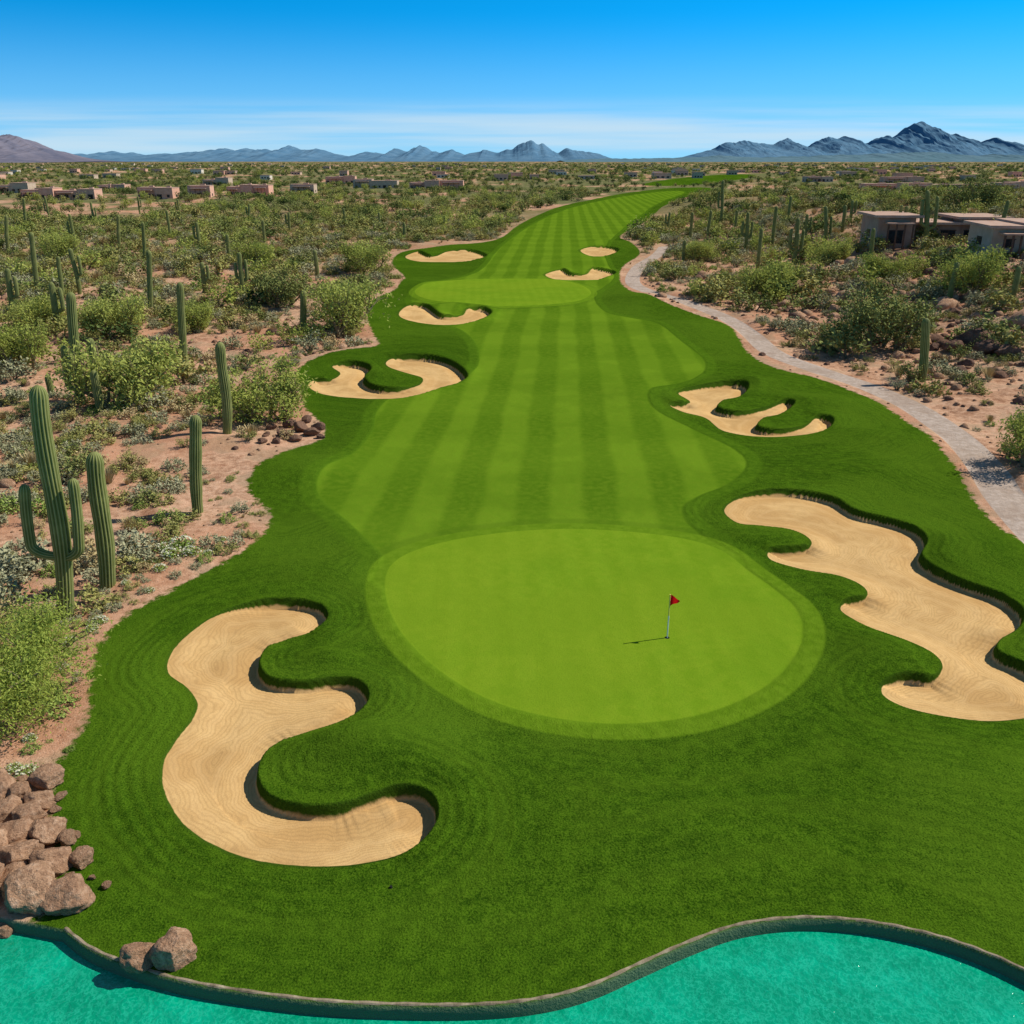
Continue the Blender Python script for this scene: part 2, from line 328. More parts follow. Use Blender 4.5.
M_dk=leafmat("dark_tree_foliage",[(.05,.075,.022),(.075,.10,.03),(.10,.125,.04)],0,G_)
M_sage=leafmat("sage_foliage",[(.22,.215,.12),(.30,.285,.175),(.18,.18,.095)],0,G_)
M_cre=leafmat("creosote_foliage",[(.18,.18,.055),(.24,.225,.07),(.29,.255,.09)],0,G_)
M_dry=leafmat("dry_foliage",[(.36,.27,.13),(.44,.34,.18),(.27,.21,.10)],0,1.35)
M_grn=leafmat("green_foliage",[(.14,.195,.04),(.19,.24,.055),(.22,.27,.07)],0,G_)
M_wht=leafmat("blossom",[(.6,.58,.42),(.7,.66,.5)],0)
M_bark=simplemat("bark",(.15,.12,.07),(.23,.19,.10),6)
class Acc:
    def __init__(s): s.V=[];s.F=[];s.M=[];s.n=0
    def add(s,V,F,m):
        V=np.asarray(V,np.float32).reshape(-1,3); F=np.asarray(F,np.int32).reshape(-1,4)
        s.V.append(V); s.F.append(F+s.n); s.M.append(np.full(len(F),m)); s.n+=len(V)
    def leaves(s,C,size,m,rs,up=.6,asp=.6):
        n=len(C); nn=rs.randn(n,3); nn[:,2]=np.abs(nn[:,2])+up; nn/=np.linalg.norm(nn,axis=1)[:,None]
        a=rs.randn(n,3); a-=nn*(a*nn).sum(1)[:,None]; a/=np.linalg.norm(a,axis=1)[:,None]; b=np.cross(nn,a)
        sz=size*(.6+.8*rs.rand(n,1)); a=a*sz; b=b*sz*asp
        V=np.stack([C-a,C-b*.9,C+a,C+b*.9],1).reshape(-1,3)
        s.add(V,np.arange(4*n).reshape(n,4),m)
    def tube(s,P,rad,m,k=5):
        P=np.asarray(P,float); n=len(P); T=np.gradient(P,axis=0); T/=np.linalg.norm(T,axis=1)[:,None]+1e-9
        ref=np.array([1,0,0]) if abs(T[0][0])<.8 else np.array([0,1,0]); 
        A_=np.cross(T,ref); A_/=np.linalg.norm(A_,axis=1)[:,None]; B_=np.cross(T,A_)
        th=np.arange(k)*2*math.pi/k
        V=P[:,None]+np.asarray(rad)[:,None,None]*(np.cos(th)[None,:,None]*A_[:,None]+np.sin(th)[None,:,None]*B_[:,None])
        F=[(i*k+j,i*k+(j+1)%k,(i+1)*k+(j+1)%k,(i+1)*k+j) for i in range(n-1) for j in range(k)]
        s.add(V,F,m)
    def mesh(s,name,mats,smooth=False): return mesh_quads(name,np.vstack(s.V),np.vstack(s.F),mats,np.concatenate(s.M),smooth)
def tree_mesh(name,seed,nleaf,lsize,lm,skirt=.2,asp=.6):
    rs=np.random.RandomState(seed); A_=Acc(); tips=[]
    def br(p,d,L,r,lev):
        n=5; P=[p]; 
        for i in range(n):
            d=d+rs.randn(3)*.13+np.array([0,0,.03]); d/=np.linalg.norm(d); P.append(P[-1]+d*L/n)
        A_.tube(P,np.linspace(r,r*.55,n+1),0,6 if lev<2 else 4)
        if lev>=3: tips.append(P[-1]); tips.append(P[3]); return
        for i in range(3 if lev<2 else 4):
            q=rs.randn(3)*.6; q[2]=abs(q[2])*.3+ (.05 if lev else .2); nd=d*.75+q; nd/=np.linalg.norm(nd)
            br(P[-1 - (i%3)],nd,L*(.64+.25*rs.rand()),r*.55,lev+1)
    ns=4
    for i in range(ns):
        a=2*math.pi*i/ns+rs.rand(); br(np.array([.04*math.cos(a),.04*math.sin(a),-.1]),np.array([.7*math.cos(a),.7*math.sin(a),.65]),.30,.035,0)
    tips=np.array(tips); 
    per=rs.rand(len(tips))**1.5+.1; per/=per.sum()
    ch=rs.choice(len(tips),nleaf,p=per); C=tips[ch]+rs.randn(nleaf,3)*np.array([.075,.075,.05])
    k=int(nleaf*skirt); low=rs.randint(0,len(tips),60); C[:k]=(tips[low][rs.randint(0,60,k)]*np.array([.95,.95,.55]))+rs.randn(k,3)*.06
    C[:,2]=np.maximum(C[:,2],.03)
    A_.leaves(C,lsize,1,rs,.6,asp)
    V=np.vstack(A_.V); hor=np.percentile(np.abs(V[:,:2]),97); zz=np.percentile(V[:,2],99.5)
    A_.V=[v/np.array([2*hor,2*hor,zz/.68],np.float32) for v in A_.V]
    return A_.mesh(name,[M_bark,lm])
PVN=tree_mesh("palo_verde_near",5,30000,.012,M_pvn,.25,.32)
PV=[tree_mesh(f"palo_verde_{i}",20+i,7000,.021,M_pv if i<3 else M_ms,.25,.5) for i in range(4)]
def shrub(name,seed,kind):
    rs=np.random.RandomState(seed); A_=Acc()
    if kind=='dome':
        K=22; a=rs.rand(K)*2*math.pi; z=rs.rand(K); r=np.sqrt(1-z*z*.8)*(.5+.45*rs.rand(K)); C=np.stack([np.cos(a)*r,np.sin(a)*r,z*.7*(.6+.5*rs.rand(K))+.05],1)
        n=680; P=C[rs.randint(K,size=n)]+rs.randn(n,3)*.12; P[:,2]=np.abs(P[:,2]); A_.leaves(P,.075,1,rs)
        for i in range(6): A_.tube([(0,0,-.1),C[i]*.5,C[i]],[.03,.02,.008],0,3)
    elif kind=='open':
        for i in range(18):
            a=rs.rand()*2*math.pi; o=.25+.65*rs.rand(); t=np.array([math.cos(a)*o,math.sin(a)*o,.45+.65*rs.rand()])
            Pm=[np.array([0,0,-.08]),t*np.array([.45,.45,.45]),t]; A_.tube(Pm,[.022,.014,.006],0,3)
            n=34; s_=.4+.65*rs.rand(n,1)**.7; A_.leaves(t*s_+rs.randn(n,3)*.1,.065,1,rs,.6,.5)
    elif kind=='tuft':
        n=200; a=rs.rand(n)*2*math.pi; o=rs.rand(n)*.75; 
        b=np.stack([np.cos(a)*.12*rs.rand(n),np.sin(a)*.12*rs.rand(n),np.zeros(n)-.05],1); t=np.stack([np.cos(a)*o,np.sin(a)*o,.9-.35*o*rs.rand(n)],1)
        s_=np.stack([-np.sin(a),np.cos(a),0*a],1)*.022
        A_.add(np.stack([b-s_,b+s_,t+s_*.3,t-s_*.3],1),np.arange(4*n).reshape(n,4),1)
    elif kind=='pear':
        for i in range(16):
            a=rs.rand()*6.28; o=rs.rand()*.6; z=.22+.25*rs.randint(0,3)*(1-o*.6); th=np.arange(8)*math.pi/4
            ax=np.array([math.cos(a+1.3),math.sin(a+1.3),0]); upv=np.array([math.cos(a)*.3,math.sin(a)*.3,1]); c=np.array([math.cos(a)*o,math.sin(a)*o,z]); nn=np.cross(ax,upv)
            e=[c+ax*math.cos(t)*.17+upv*math.sin(t)*.22 for t in th]
            V=[c+nn*.05]+e+[c-nn*.05]; F=[(0,1+j,1+(j+1)%8,1+(j+2)%8) for j in (0,2,4,6)]+[(9,1+(j+2)%8,1+(j+1)%8,1+j) for j in (0,2,4,6)]
            A_.add(V,F,1)
    elif kind=='bloom':
        n=420; P=rs.randn(n,3)*.36; P[:,2]=np.abs(P[:,2])*.7; A_.leaves(P,.075,1,rs)
        n=110; P=rs.randn(n,3); P/=np.linalg.norm(P,axis=1)[:,None]; P*=np.array([.72,.72,.55]); P[:,2]=np.abs(P[:,2])+.05; A_.leaves(P,.085,2,rs,1.2,.9)
    return A_
shr_col=bpy.data.collections.new("desert_shrub_kinds")
spec=[('dome',M_sage),('dome',M_cre),('dome',M_grn),('open',M_cre),('open',M_ms),('tuft',M_dry),('dome',M_dry),('pear',M_grn),('open',M_sage),('dome',M_ms),('bloom',M_grn)]
for i,(k,m) in enumerate(spec):
    me=shrub(k,40+i,k).mesh(f"shrub_kind_{i:02d}",[M_bark,m,M_wht]); o=bpy.data.objects.new(f"shrub_kind_{i:02d}",me); shr_col.objects.link(o)
tree_col=bpy.data.collections.new("distant_tree_kinds")
def lowtree(i,m):
    rs=np.random.RandomState(90+i); A_=Acc(); K=14
    C=rs.randn(K,3)*np.array([.24,.24,.1])+np.array([0,0,.34]); n=420; P=C[rs.randint(K,size=n)]+rs.randn(n,3)*.09; P[:,2]=np.maximum(P[:,2],.04); A_.leaves(P,.050,1,rs)
    for j in range(4): A_.tube([(0,0,-.1),C[j]*np.array([.4,.4,.6]),C[j]],[.03,.02,.01],0,4)
    return A_.mesh(f"tree_kind_{i:02d}",[M_bark,m])
for i,m in enumerate([M_ms,M_pv,M_cre,M_ms,M_cre,M_dk,M_dk]):
    o=bpy.data.objects.new(f"tree_kind_{i:02d}",lowtree(i,m)); tree_col.objects.link(o)
# rocks
def rockmat(name,cols):
    m,t=mat(name); tc=t.n('ShaderNodeTexCoord').outputs['Object']; oi=t.n('ShaderNodeObjectInfo').outputs['Random']
    na_=t.noise(2.6,5,tc,.75); nb_=t.noise(9,4,tc,.75)
    r=t.ramp(na_,[(.32,cols[0]),(.5,cols[1]),(.66,cols[2])])
    r=t.mix(t.m('MULTIPLY',oi,.4),r,(.36,.20,.12)); r=t.mix(t.m('MULTIPLY',t.mr(nb_,.52,.62),.5),r,(.13,.08,.05))
    t.out(r,.95,t.bump(t.m('ADD',na_,t.m('MULTIPLY',nb_,.6)),1.,.14),.1); return m
M_rock=rockmat("desert_rock",[(.24,.13,.075),(.46,.27,.16),(.62,.41,.27)])
M_rockd=rockmat("dark_volcanic_rock",[(.07,.042,.033),(.15,.085,.062),(.25,.15,.11)])
def rock_mesh(name,seed,m,sub=4):
    rs=np.random.RandomState(seed); bm=bmesh.new(); bmesh.ops.create_icosphere(bm,subdivisions=sub,radius=1)
    pl=[(Vector(rs.randn(3)).normalized(),.55+.3*rs.rand()) for _ in range(10)]
    off=Vector(rs.rand(3)*50); sc=Vector((1.1,.8+.25*rs.rand(),.7+.2*rs.rand()))
    for v in bm.verts:
        p=v.co.copy()
        for n,d in pl:
            e=p.dot(n)-d
            if e>0: p-=n*e*.96
        p*=1+.12*mnoise.noise(p*1.6+off)+.07*mnoise.noise(p*4+off)+.035*mnoise.noise(p*11+off)
        v.co=Vector((p.x*sc.x,p.y*sc.y,p.z*sc.z))
    for f in bm.faces: f.smooth=True
    me=bpy.data.meshes.new(name); bm.to_mesh(me); bm.free(); me.materials.append(m); return me
RM=[rock_mesh(f"boulder_{i}",i+3,M_rock,5) for i in range(6)]; RD=[rock_mesh(f"rock_dark_{i}",i+33,M_rockd,4) for i in range(3)]
rock_col=bpy.data.collections.new("small_rock_kinds")
for i in range(6):
    o=bpy.data.objects.new(f"rock_kind_{i:02d}",rock_mesh(f"rk{i}",60+i,M_rock if i%3 else M_rockd,2)); rock_col.objects.link(o)
def boulder(px,py,wpx,ms=RM,nm="boulder",lift=0.):
    x,y=px2w(px,py); s=wpx/F*(y*CP+H*SP)/1.75
    i=random.randrange(len(ms)); o=link(nm,ms[i],(x,y+s*.4,gz(x,y+s*.4)+s*.35+lift),random.uniform(0,6.28),(s,s,s*random.uniform(.85,1.05)))
    o.rotation_euler[0]=random.uniform(-.3,.3)
    return o
for b in [(20,938,36),(26,906,50),(66,910,44),(50,872,40),(12,868,40),(80,866,22),(45,842,36),(10,846,36),(26,826,30),(38,808,28),(45,788,30),(3,822,34),(-6,800,40),(8,890,34),(138,966,36),(172,964,42),(18,800,22),(66,845,18),(-22,860,50),(-26,905,50),(106,888,9),(30,860,24),(60,800,12),(-20,930,40),(0,925,20)]: boulder(*b)
for b in [(62,826,10),(75,838,9),(55,812,10),(70,882,12),(92,880,7),(50,772,9),(22,786,14)]: boulder(*b)
for b in [(975,348,30),(992,355,24),(958,352,20),(1008,358,22),(985,335,18),(940,362,16),(1015,342,16),(966,368,14)]: boulder(*b,ms=RD,nm="dark_boulder")
for b in [(300,432,16),(312,436,14),(290,427,14),(282,438,12),(318,430,12),(296,442,11),(272,430,10),(306,422,11),(262,446,9),(285,418,12),(276,445,8),(320,439,8)]: boulder(*b,ms=RD,nm="dark_boulder")
for i in range(26):
    px=random.uniform(790,1040); boulder(px,random.uniform(255,330)+max(0,(px-860))*.35,random.uniform(6,15),ms=random.choice((RD,RM)),nm="hillside_rock")
# ------------------------------------------------------------ scatter through geometry nodes
def scatter(name,P,rot,scl,idx,col):
    me=bpy.data.meshes.new(name); me.vertices.add(len(P)); me.vertices.foreach_set('co',np.asarray(P,np.float32).ravel())
    for nm,ty,v in (("rot",'FLOAT',rot),("scl",'FLOAT',scl),("idx",'INT',idx)):
        a=me.attributes.new(nm,ty,'POINT'); a.data.foreach_set('value',np.asarray(v,np.float32 if ty=='FLOAT' else np.int32))
    o=link(name,me); ng=bpy.data.node_groups.new(name,'GeometryNodeTree')
    ng.interface.new_socket('Geometry',in_out='INPUT',socket_type='NodeSocketGeometry'); ng.interface.new_socket('Geometry',in_out='OUTPUT',socket_type='NodeSocketGeometry')
    N=ng.nodes; L=ng.links; gi=N.new('NodeGroupInput'); go=N.new('NodeGroupOutput'); ip=N.new('GeometryNodeInstanceOnPoints')
    ci=N.new('GeometryNodeCollectionInfo'); ci.inputs['Collection'].default_value=col; ci.inputs['Separate Children'].default_value=True; ci.inputs['Reset Children'].default_value=True
    def na(n,t):
        q=N.new('GeometryNodeInputNamedAttribute'); q.data_type=t; q.inputs['Name'].default_value=n; return q.outputs['Attribute']
    cx=N.new('ShaderNodeCombineXYZ'); L.new(na("rot",'FLOAT'),cx.inputs[2])
    L.new(gi.outputs[0],ip.inputs['Points']); L.new(ci.outputs[0],ip.inputs['Instance']); ip.inputs['Pick Instance'].default_value=True
    L.new(na("idx",'INT'),ip.inputs['Instance Index']); L.new(cx.outputs[0],ip.inputs['Rotation']); L.new(na("scl",'FLOAT'),ip.inputs['Scale'])
    L.new(ip.outputs[0],go.inputs[0]); md=o.modifiers.new("scatter",'NODES'); md.node_group=ng; return o
def candidates(N,y0,y1,pw,umax=.8,tm=.35):
    y=y0+(y1-y0)*R.rand(N)**pw; u=(R.rand(N)*2-1)*umax; x=u*(y+6)
    z,a=ground(x,y); ok=(a['sd_turf']>tm)&(a['sd_path']>tm)&(a['sd_water']>.8)
    return x[ok],y[ok],z[ok]
x,y,z=candidates(27000,27,340,.76,.74,.9)
dn=fbm(x/7,y/7,3); keep=R.rand(len(x))<np.clip((dn-.30)*4.0,.12,1)*(1-.45*(y<90)); x,y,z=x[keep],y[keep],z[keep]; n=len(x)
sc_=np.exp(R.randn(n)*.5)*.66*(1+.7*sm(60,220,y)); sc_=np.clip(sc_,.2,2.3)
tf=sdf(TURF,x,y,12); sc_*=.45+.55*sm(.5,4,tf)
idx=R.choice(10,n,p=[.25,.17,.06,.15,.08,.07,.10,.02,.06,.04])
sc_=np.where(idx==7,.6,sc_)
scatter("desert_shrubs",np.stack([x,y,z-.03],1),R.rand(n)*6.28,sc_,idx,shr_col)
x,y,z=candidates(9000,27,60,1,.8,.1); a=sdf(TURF,x,y,12); k=(a<3.2)&(x<0)&(R.rand(len(x))<.15); x,y,z=x[k],y[k],z[k]; n=len(x)
scatter("verge_plants",np.stack([x,y,z-.02],1),R.rand(n)*6.28,.13+.3*R.rand(n),R.choice([0,1,2,5,8],n,p=[.25,.2,.25,.15,.15]),shr_col)
x=-18-36*R.rand(330); y=42+40*R.rand(330); z,a=ground(x,y); ok=(a['sd_turf']>3.2); x,y,z=x[ok],y[ok],z[ok]; n=len(x)
scatter("sage_brush",np.stack([x,y,z-.03],1),R.rand(n)*6.28,.5+.65*R.rand(n),R.choice([0,1,3,5,6,8,9,2],n,p=[.34,.17,.14,.06,.08,.08,.05,.08]),shr_col)
bl=[(182,550,.95),(172,560,.8),(192,557,.7),(165,553,.7),(100,622,.5),(92,630,.4),(28,776,.6),(30,740,.35),(150,592,.35),(126,585,.35),(208,556,.4),(160,572,.5),(222,540,.4),(40,700,.4),(14,770,.4),(70,640,.4)]
B=[(*px2w(a,b),s) for a,b,s in bl]
scatter("desert_wildflowers",[(a,b,gz(a,b)) for a,b,s in B],R.rand(len(B))*6.28,[s for _,_,s in B],[10]*len(B),shr_col)
gl=[(212,548,.8),(225,552,.7),(236,545,.6),(205,562,.5),(176,578,.4),(240,512,.7),(228,522,.6),(120,600,.5),(60,712,.8),(55,690,.5),(140,580,.3),(70,752,.2),(160,505,.9),(145,480,1.),(120,500,1.),(20,572,1.1),(30,470,1.1),(100,445,1.1),(60,470,1.),(175,470,.9),(130,540,.8)]
B=[(*px2w(a,b),s) for a,b,s in gl]
scatter("green_shrubs",[(a,b,gz(a,b)) for a,b,s in B],R.rand(len(B))*6.28,[s for _,_,s in B],R.choice([2,1,0],len(B)),shr_col)
x,y,z=candidates(12000,24,170,.65,.76); k=R.rand(len(x))<np.clip((fbm(x/5+40,y/5,3)-.3)*4,.1,1)+.5*(x>30); x,y,z=x[k],y[k],z[k]; n=len(x)
scatter("desert_stones",np.stack([x,y,z],1),R.rand(n)*6.28,np.exp(R.randn(n)*.6)*.11*(1+sm(50,150,y))*(1+.8*(x>36)),R.randint(0,6,n),rock_col)
x,y,z=candidates(1700,85,330,.75,.76,tm=2.5); n=len(x)
k=R.rand(n)<.5; x,y,z=x[k],y[k],z[k]; n=len(x)
scatter("desert_trees",np.stack([x,y,z-.1],1),R.rand(n)*6.28,2.8+3.*R.rand(n),R.choice(7,n,p=[.2,.25,.2,.15,.13,.04,.03]),tree_col)
N=17000; y=np.exp(math.log(240)+R.rand(N)**.72*math.log(6500/240)); u=(R.rand(N)*2-1)*.74; x=u*y
z,a=ground(x,y); tf=a['sd_turf']; cl=fbm(x/90,y/140,3)
ok=(tf>4)&(R.rand(N)<np.clip((cl-.22)*3.4,.3,1)); x,y,z=x[ok],y[ok],z[ok]; n=len(x)
dark=R.rand(n)<.18+.30*sm(350,900,y)
scatter("distant_trees",np.stack([x,y,z-.1],1),R.rand(n)*6.28,np.clip(3.2+3*R.rand(n)+5*sm(400,2500,y)*R.rand(n),0,12),np.where(dark,R.randint(5,7,n),R.randint(0,5,n)),tree_col)
# ------------------------------------------------------------ named palo verdes
for i,(px,py,wp) in enumerate([(4,706,165),(345,334,78),(264,418,88),(130,406,94),(26,372,66),(878,350,88),(765,296,50),(1030,470,80),(972,292,62),(884,282,40),(120,338,60),(280,308,54),(365,274,44),(250,268,38),(835,262,34),(700,262,30),(60,262,40),(975,215,50),(40,330,50),(200,330,40)]):
    x,y=px2w(px,py); s=wp/F*(y*CP+H*SP); me=PVN if i==0 else PV[[0,1,2,0,1,3][i%6]]
    link("palo_verde_tree",me,(x,y,gz(x,y)-.05),random.uniform(0,6.28),s)
# ------------------------------------------------------------ saguaros
sm_,t=mat("saguaro_skin"); tc=t.n('ShaderNodeTexCoord').outputs['Object']
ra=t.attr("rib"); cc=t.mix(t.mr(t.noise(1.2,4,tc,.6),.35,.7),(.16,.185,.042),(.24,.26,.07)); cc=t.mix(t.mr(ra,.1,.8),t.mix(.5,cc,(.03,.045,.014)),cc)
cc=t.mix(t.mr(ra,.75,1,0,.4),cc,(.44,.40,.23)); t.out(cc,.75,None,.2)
def saguaro_mesh(h,r,lean=(0,0),arms=(),seed=0):
    rs=np.random.RandomState(seed); VV=[];FF=[];RB=[];n0=0
    def col(P,rad,ribs=15):
        nonlocal n0
        P=np.array(P); n=len(P); T=np.gradient(P,axis=0); T/=np.linalg.norm(T,axis=1)[:,None]
        A_=np.zeros_like(P); a=np.array([0,1.,0]); 
        for i in range(n):
            a=a-T[i]*a.dot(T[i]); a/=np.linalg.norm(a); A_[i]=a
        B_=np.cross(T,A_); k=ribs*4; th=np.arange(k)*2*math.pi/k; w=np.abs(np.cos(th*ribs/2)); rr=.84+.18*w
        V=P[:,None]+np.array(rad)[:,None,None]*rr[None,:,None]*(np.cos(th)[None,:,None]*A_[:,None]+np.sin(th)[None,:,None]*B_[:,None])
        VV.append(V.reshape(-1,3)); RB.append(np.tile(w,n))
        FF.extend([(n0+i*k+j,n0+i*k+(j+1)%k,n0+(i+1)*k+(j+1)%k,n0+(i+1)*k+j) for i in range(n-1) for j in range(k)]); n0+=n*k
    n=max(14,int(h*2.2)); sl=np.concatenate([np.linspace(0,.93,n),[.95,.965,.98,.99,.996,1.]])
    wob=rs.randn(2)*.012*h
    P=[(lean[0]*s**1.3+wob[0]*math.sin(s*5),lean[1]*s**1.3+wob[1]*math.sin(s*4),-.25+(h+.25)*s) for s in sl]
    def rp(L,r,sl):
        q=[]
        for v in sl:
            d=(1-v)*L; e=max(0,(r*1.4-d)/(r*1.4)); q.append(r*(.86+.14*math.sin(min(1.,v*1.3)*math.pi*.75))*(1+.035*math.sin(v*19+seed))*max(math.sqrt(max(0,1-e*e)),.04))
        return q
    col(P,rp(h,r,sl))
    for (z,az,out,rise,ra) in arms:
        d=np.array([math.cos(az),math.sin(az),0]); b=np.array([lean[0]*(z/h)**1.3,lean[1]*(z/h)**1.3,z]); Q=[]
        for s in np.linspace(0,1,9): 
            a=s*math.pi/2; Q.append(b+d*out*math.sin(a)+np.array([0,0,1])*(out*.55*(1-math.cos(a))))
        e=Q[-1]
        for s in np.concatenate([np.linspace(.1,.86,8),[.91,.94,.965,.985,1.]]): Q.append(e+np.array([lean[0]*.25*s,0,rise*s])+d*.05*math.sin(s*3))
        rl=[]
        cum=np.concatenate([[0],np.cumsum(np.linalg.norm(np.diff(np.array(Q),axis=0),axis=1))]); 
        for cc_ in cum:
            dd=cum[-1]-cc_; e2=max(0,(ra*1.4-dd)/(ra*1.4)); rl.append(ra*(.8+.2*min(1,cc_/(out+.1)))*max(math.sqrt(max(0,1-e2*e2)),.04))
        col(Q,rl,11)
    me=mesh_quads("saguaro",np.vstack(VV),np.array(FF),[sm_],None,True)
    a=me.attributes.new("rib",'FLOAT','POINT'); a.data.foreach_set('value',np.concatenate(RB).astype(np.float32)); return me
PI=math.pi
SG=[(64,615,385,-20,.40,[(.29,PI,1.1,2.9,.24),(.28,0,1.1,3.3,.24)]),
 (107,585,452,-10,.42,[]),(198,513,415,-3,.36,[]),(227,436,342,-5,.38,[]),(185,376,282,-5,.36,[]),
 (80,402,292,-9,.42,[(.12,PI*.95,.9,3.5,.3),(.10,.2,1.5,4.0,.32),(.2,PI*1.5,.8,2.2,.28)]),(101,412,370,0,.36,[]),(52,398,374,0,.3,[]),
 (151,316,250,-2,.36,[]),(38,292,232,-7,.38,[]),(80,296,248,0,.34,[(.4,0,.8,2.5,.24)]),(62,300,256,-3,.3,[]),(243,296,252,0,.36,[(.35,.3,.8,2.8,.25),(.4,PI,.7,2.,.24)]),
 (304,330,290,-1,.4,[]),(317,277,250,0,.38,[]),(205,292,262,0,.36,[(.4,0,.8,2,.25)]),(120,252,215,-2,.4,[]),(9,255,215,-3,.4,[]),(145,262,222,-2,.35,[]),(200,250,222,0,.4,[(.4,PI,.9,2.5,.28)]),(26,232,198,-2,.4,[]),
 (922,382,318,4,.40,[]),(757,272,228,0,.36,[]),(745,252,212,0,.38,[(.35,0,1.,3,.28),(.4,PI,1.,2.5,.28)]),(793,266,218,0,.4,[(.3,0,1.1,3.5,.3),(.35,PI,1.1,3.2,.3),(.4,PI*1.5,.8,2.2,.28)]),(772,246,206,0,.4,[]),
 (825,248,206,1,.4,[(.35,0,.9,3,.28)]),(720,226,180,0,.45,[(.4,PI,1.,4,.3)]),(690,242,212,0,.4,[]),(926,246,190,1,.45,[(.3,0,1.3,5,.32),(.35,PI,1.2,4,.32)]),(870,240,206,0,.4,[]),(788,222,196,0,.4,[]),(683,262,240,0,.36,[]),(842,232,205,0,.4,[]),(902,236,206,0,.4,[(.4,PI,1.,3,.3)]),(708,240,210,0,.4,[]),(870,262,228,0,.36,[]),(405,240,222,0,.4,[])]
for q in [(75,246,214),(170,238,210),(230,262,234),(265,244,220),(50,222,196),(95,226,202),(290,232,212),(180,218,199),(345,226,208),(140,214,196),(60,330,282),(15,318,268),(250,222,204),(805,240,214),(850,222,200),(735,232,210),(950,300,262),(1000,236,200),(668,232,212),(380,228,212),(1012,300,266)]:
    SG.append((*q,0,.36,[(.4,random.choice((0,PI)),.9,2.4,.26)] if random.random()<.4 else []))
for i,(bx,by,ty,ln,r,arms) in enumerate(SG):
    x,y=px2w(bx,by); z=gz(x,y); h=topz(bx,ty,y)-z
    vt=(ty-512)/F; l=(bx+ln-512)/F*y/(CP-vt*SP)-x
    if ln==0: l=random.uniform(-.03,.03)*h
    link("saguaro_cactus",saguaro_mesh(h,r,(l,0),[(f*h,az,o,rs_,ra) for f,az,o,rs_,ra in arms],i),(x,y,z))
# ------------------------------------------------------------ flag
def cyl(name,r,h,z,m,seg=12,r2=None):
    bm=bmesh.new(); bmesh.ops.create_cone(bm,cap_ends=True,segments=seg,radius1=r,radius2=r if r2 is None else r2,depth=h,matrix=Matrix.Translation((0,0,z+h/2)))
    me=bpy.data.meshes.new(name); bm.to_mesh(me); bm.free(); me.materials.append(m); return me
M_w=simplemat("pole_white",(.7,.7,.62),(.8,.8,.7),8,.4,.05); M_y=simplemat("pole_yellow",(.75,.6,.12),(.8,.66,.16),8,.4,.05); M_k=simplemat("cup_dark",(.01,.012,.01),(.02,.02,.015),8)
M_r=leafmat("flag_red",[(.75,.012,.015),(.75,.012,.015)],.5)
fx,fy=px2w(667,640); fz=gz(fx,fy)
fl=bpy.data.objects.new("golf_flag",None); scene.collection.objects.link(fl); fl.location=(fx,fy,fz)
link("pole_lower",cyl("pole_lower",.030,1.1,0,M_w),parent=fl); link("pole_upper",cyl("pole_upper",.028,1.05,1.1,M_y),parent=fl); link("cup",cyl("cup",.11,.006,.0,M_k,20),parent=fl)
V=[];n=9
for i in range(n):
    s=i/(n-1); 
    for j in range(2):
        zz=2.15-.30+(.30 if j else -.28)*(1-s*.93)-.02*s; V.append((.02+.42*s,.05*math.sin(s*6),zz))
V=np.array(V); fm=mesh_quads("flag_cloth",V,[(2*i,2*i+2,2*i+3,2*i+1) for i in range(n-1)],[M_r],None,True); link("flag_cloth",fm,parent=fl)
x,y=px2w(391,888); link("sprinkler_head",cyl("sprinkler_head",.05,.06,0,M_k,12,.04),(x,y,gz(x,y)))
# ------------------------------------------------------------ adobe houses
def housemat(n,a,b): return simplemat(n,a,b,.6,.9,.3,.03)
M_ad=[housemat("adobe_pink",(.58,.32,.22),(.66,.39,.28)),housemat("adobe_tan",(.46,.34,.24),(.54,.41,.30)),housemat("adobe_brown",(.40,.25,.18),(.46,.31,.22))]
M_roof=housemat("roof_clay",(.42,.26,.19),(.50,.34,.25)); M_gl=simplemat("window_glass",(.015,.02,.025),(.03,.04,.045),2,.15,.02); M_wd=simplemat("timber",(.10,.06,.04),(.15,.09,.06),5)
def boxes(name,L,m,parent):
    V=[];Fq=[]
    for (cx,cy,z0,sx,sy,sz) in L:
        b=len(V)
        for dz in (0,1):
            for dx,dy in ((-1,-1),(1,-1),(1,1),(-1,1)): V.append((cx+dx*sx/2,cy+dy*sy/2,z0+dz*sz))
        Fq+=[(b+3,b+2,b+1,b),(b+4,b+5,b+6,b+7)]+[(b+i,b+(i+1)%4,b+4+(i+1)%4,b+4+i) for i in range(4)]
    return link(name,mesh_quads(name,V,Fq,[m]),parent=parent)
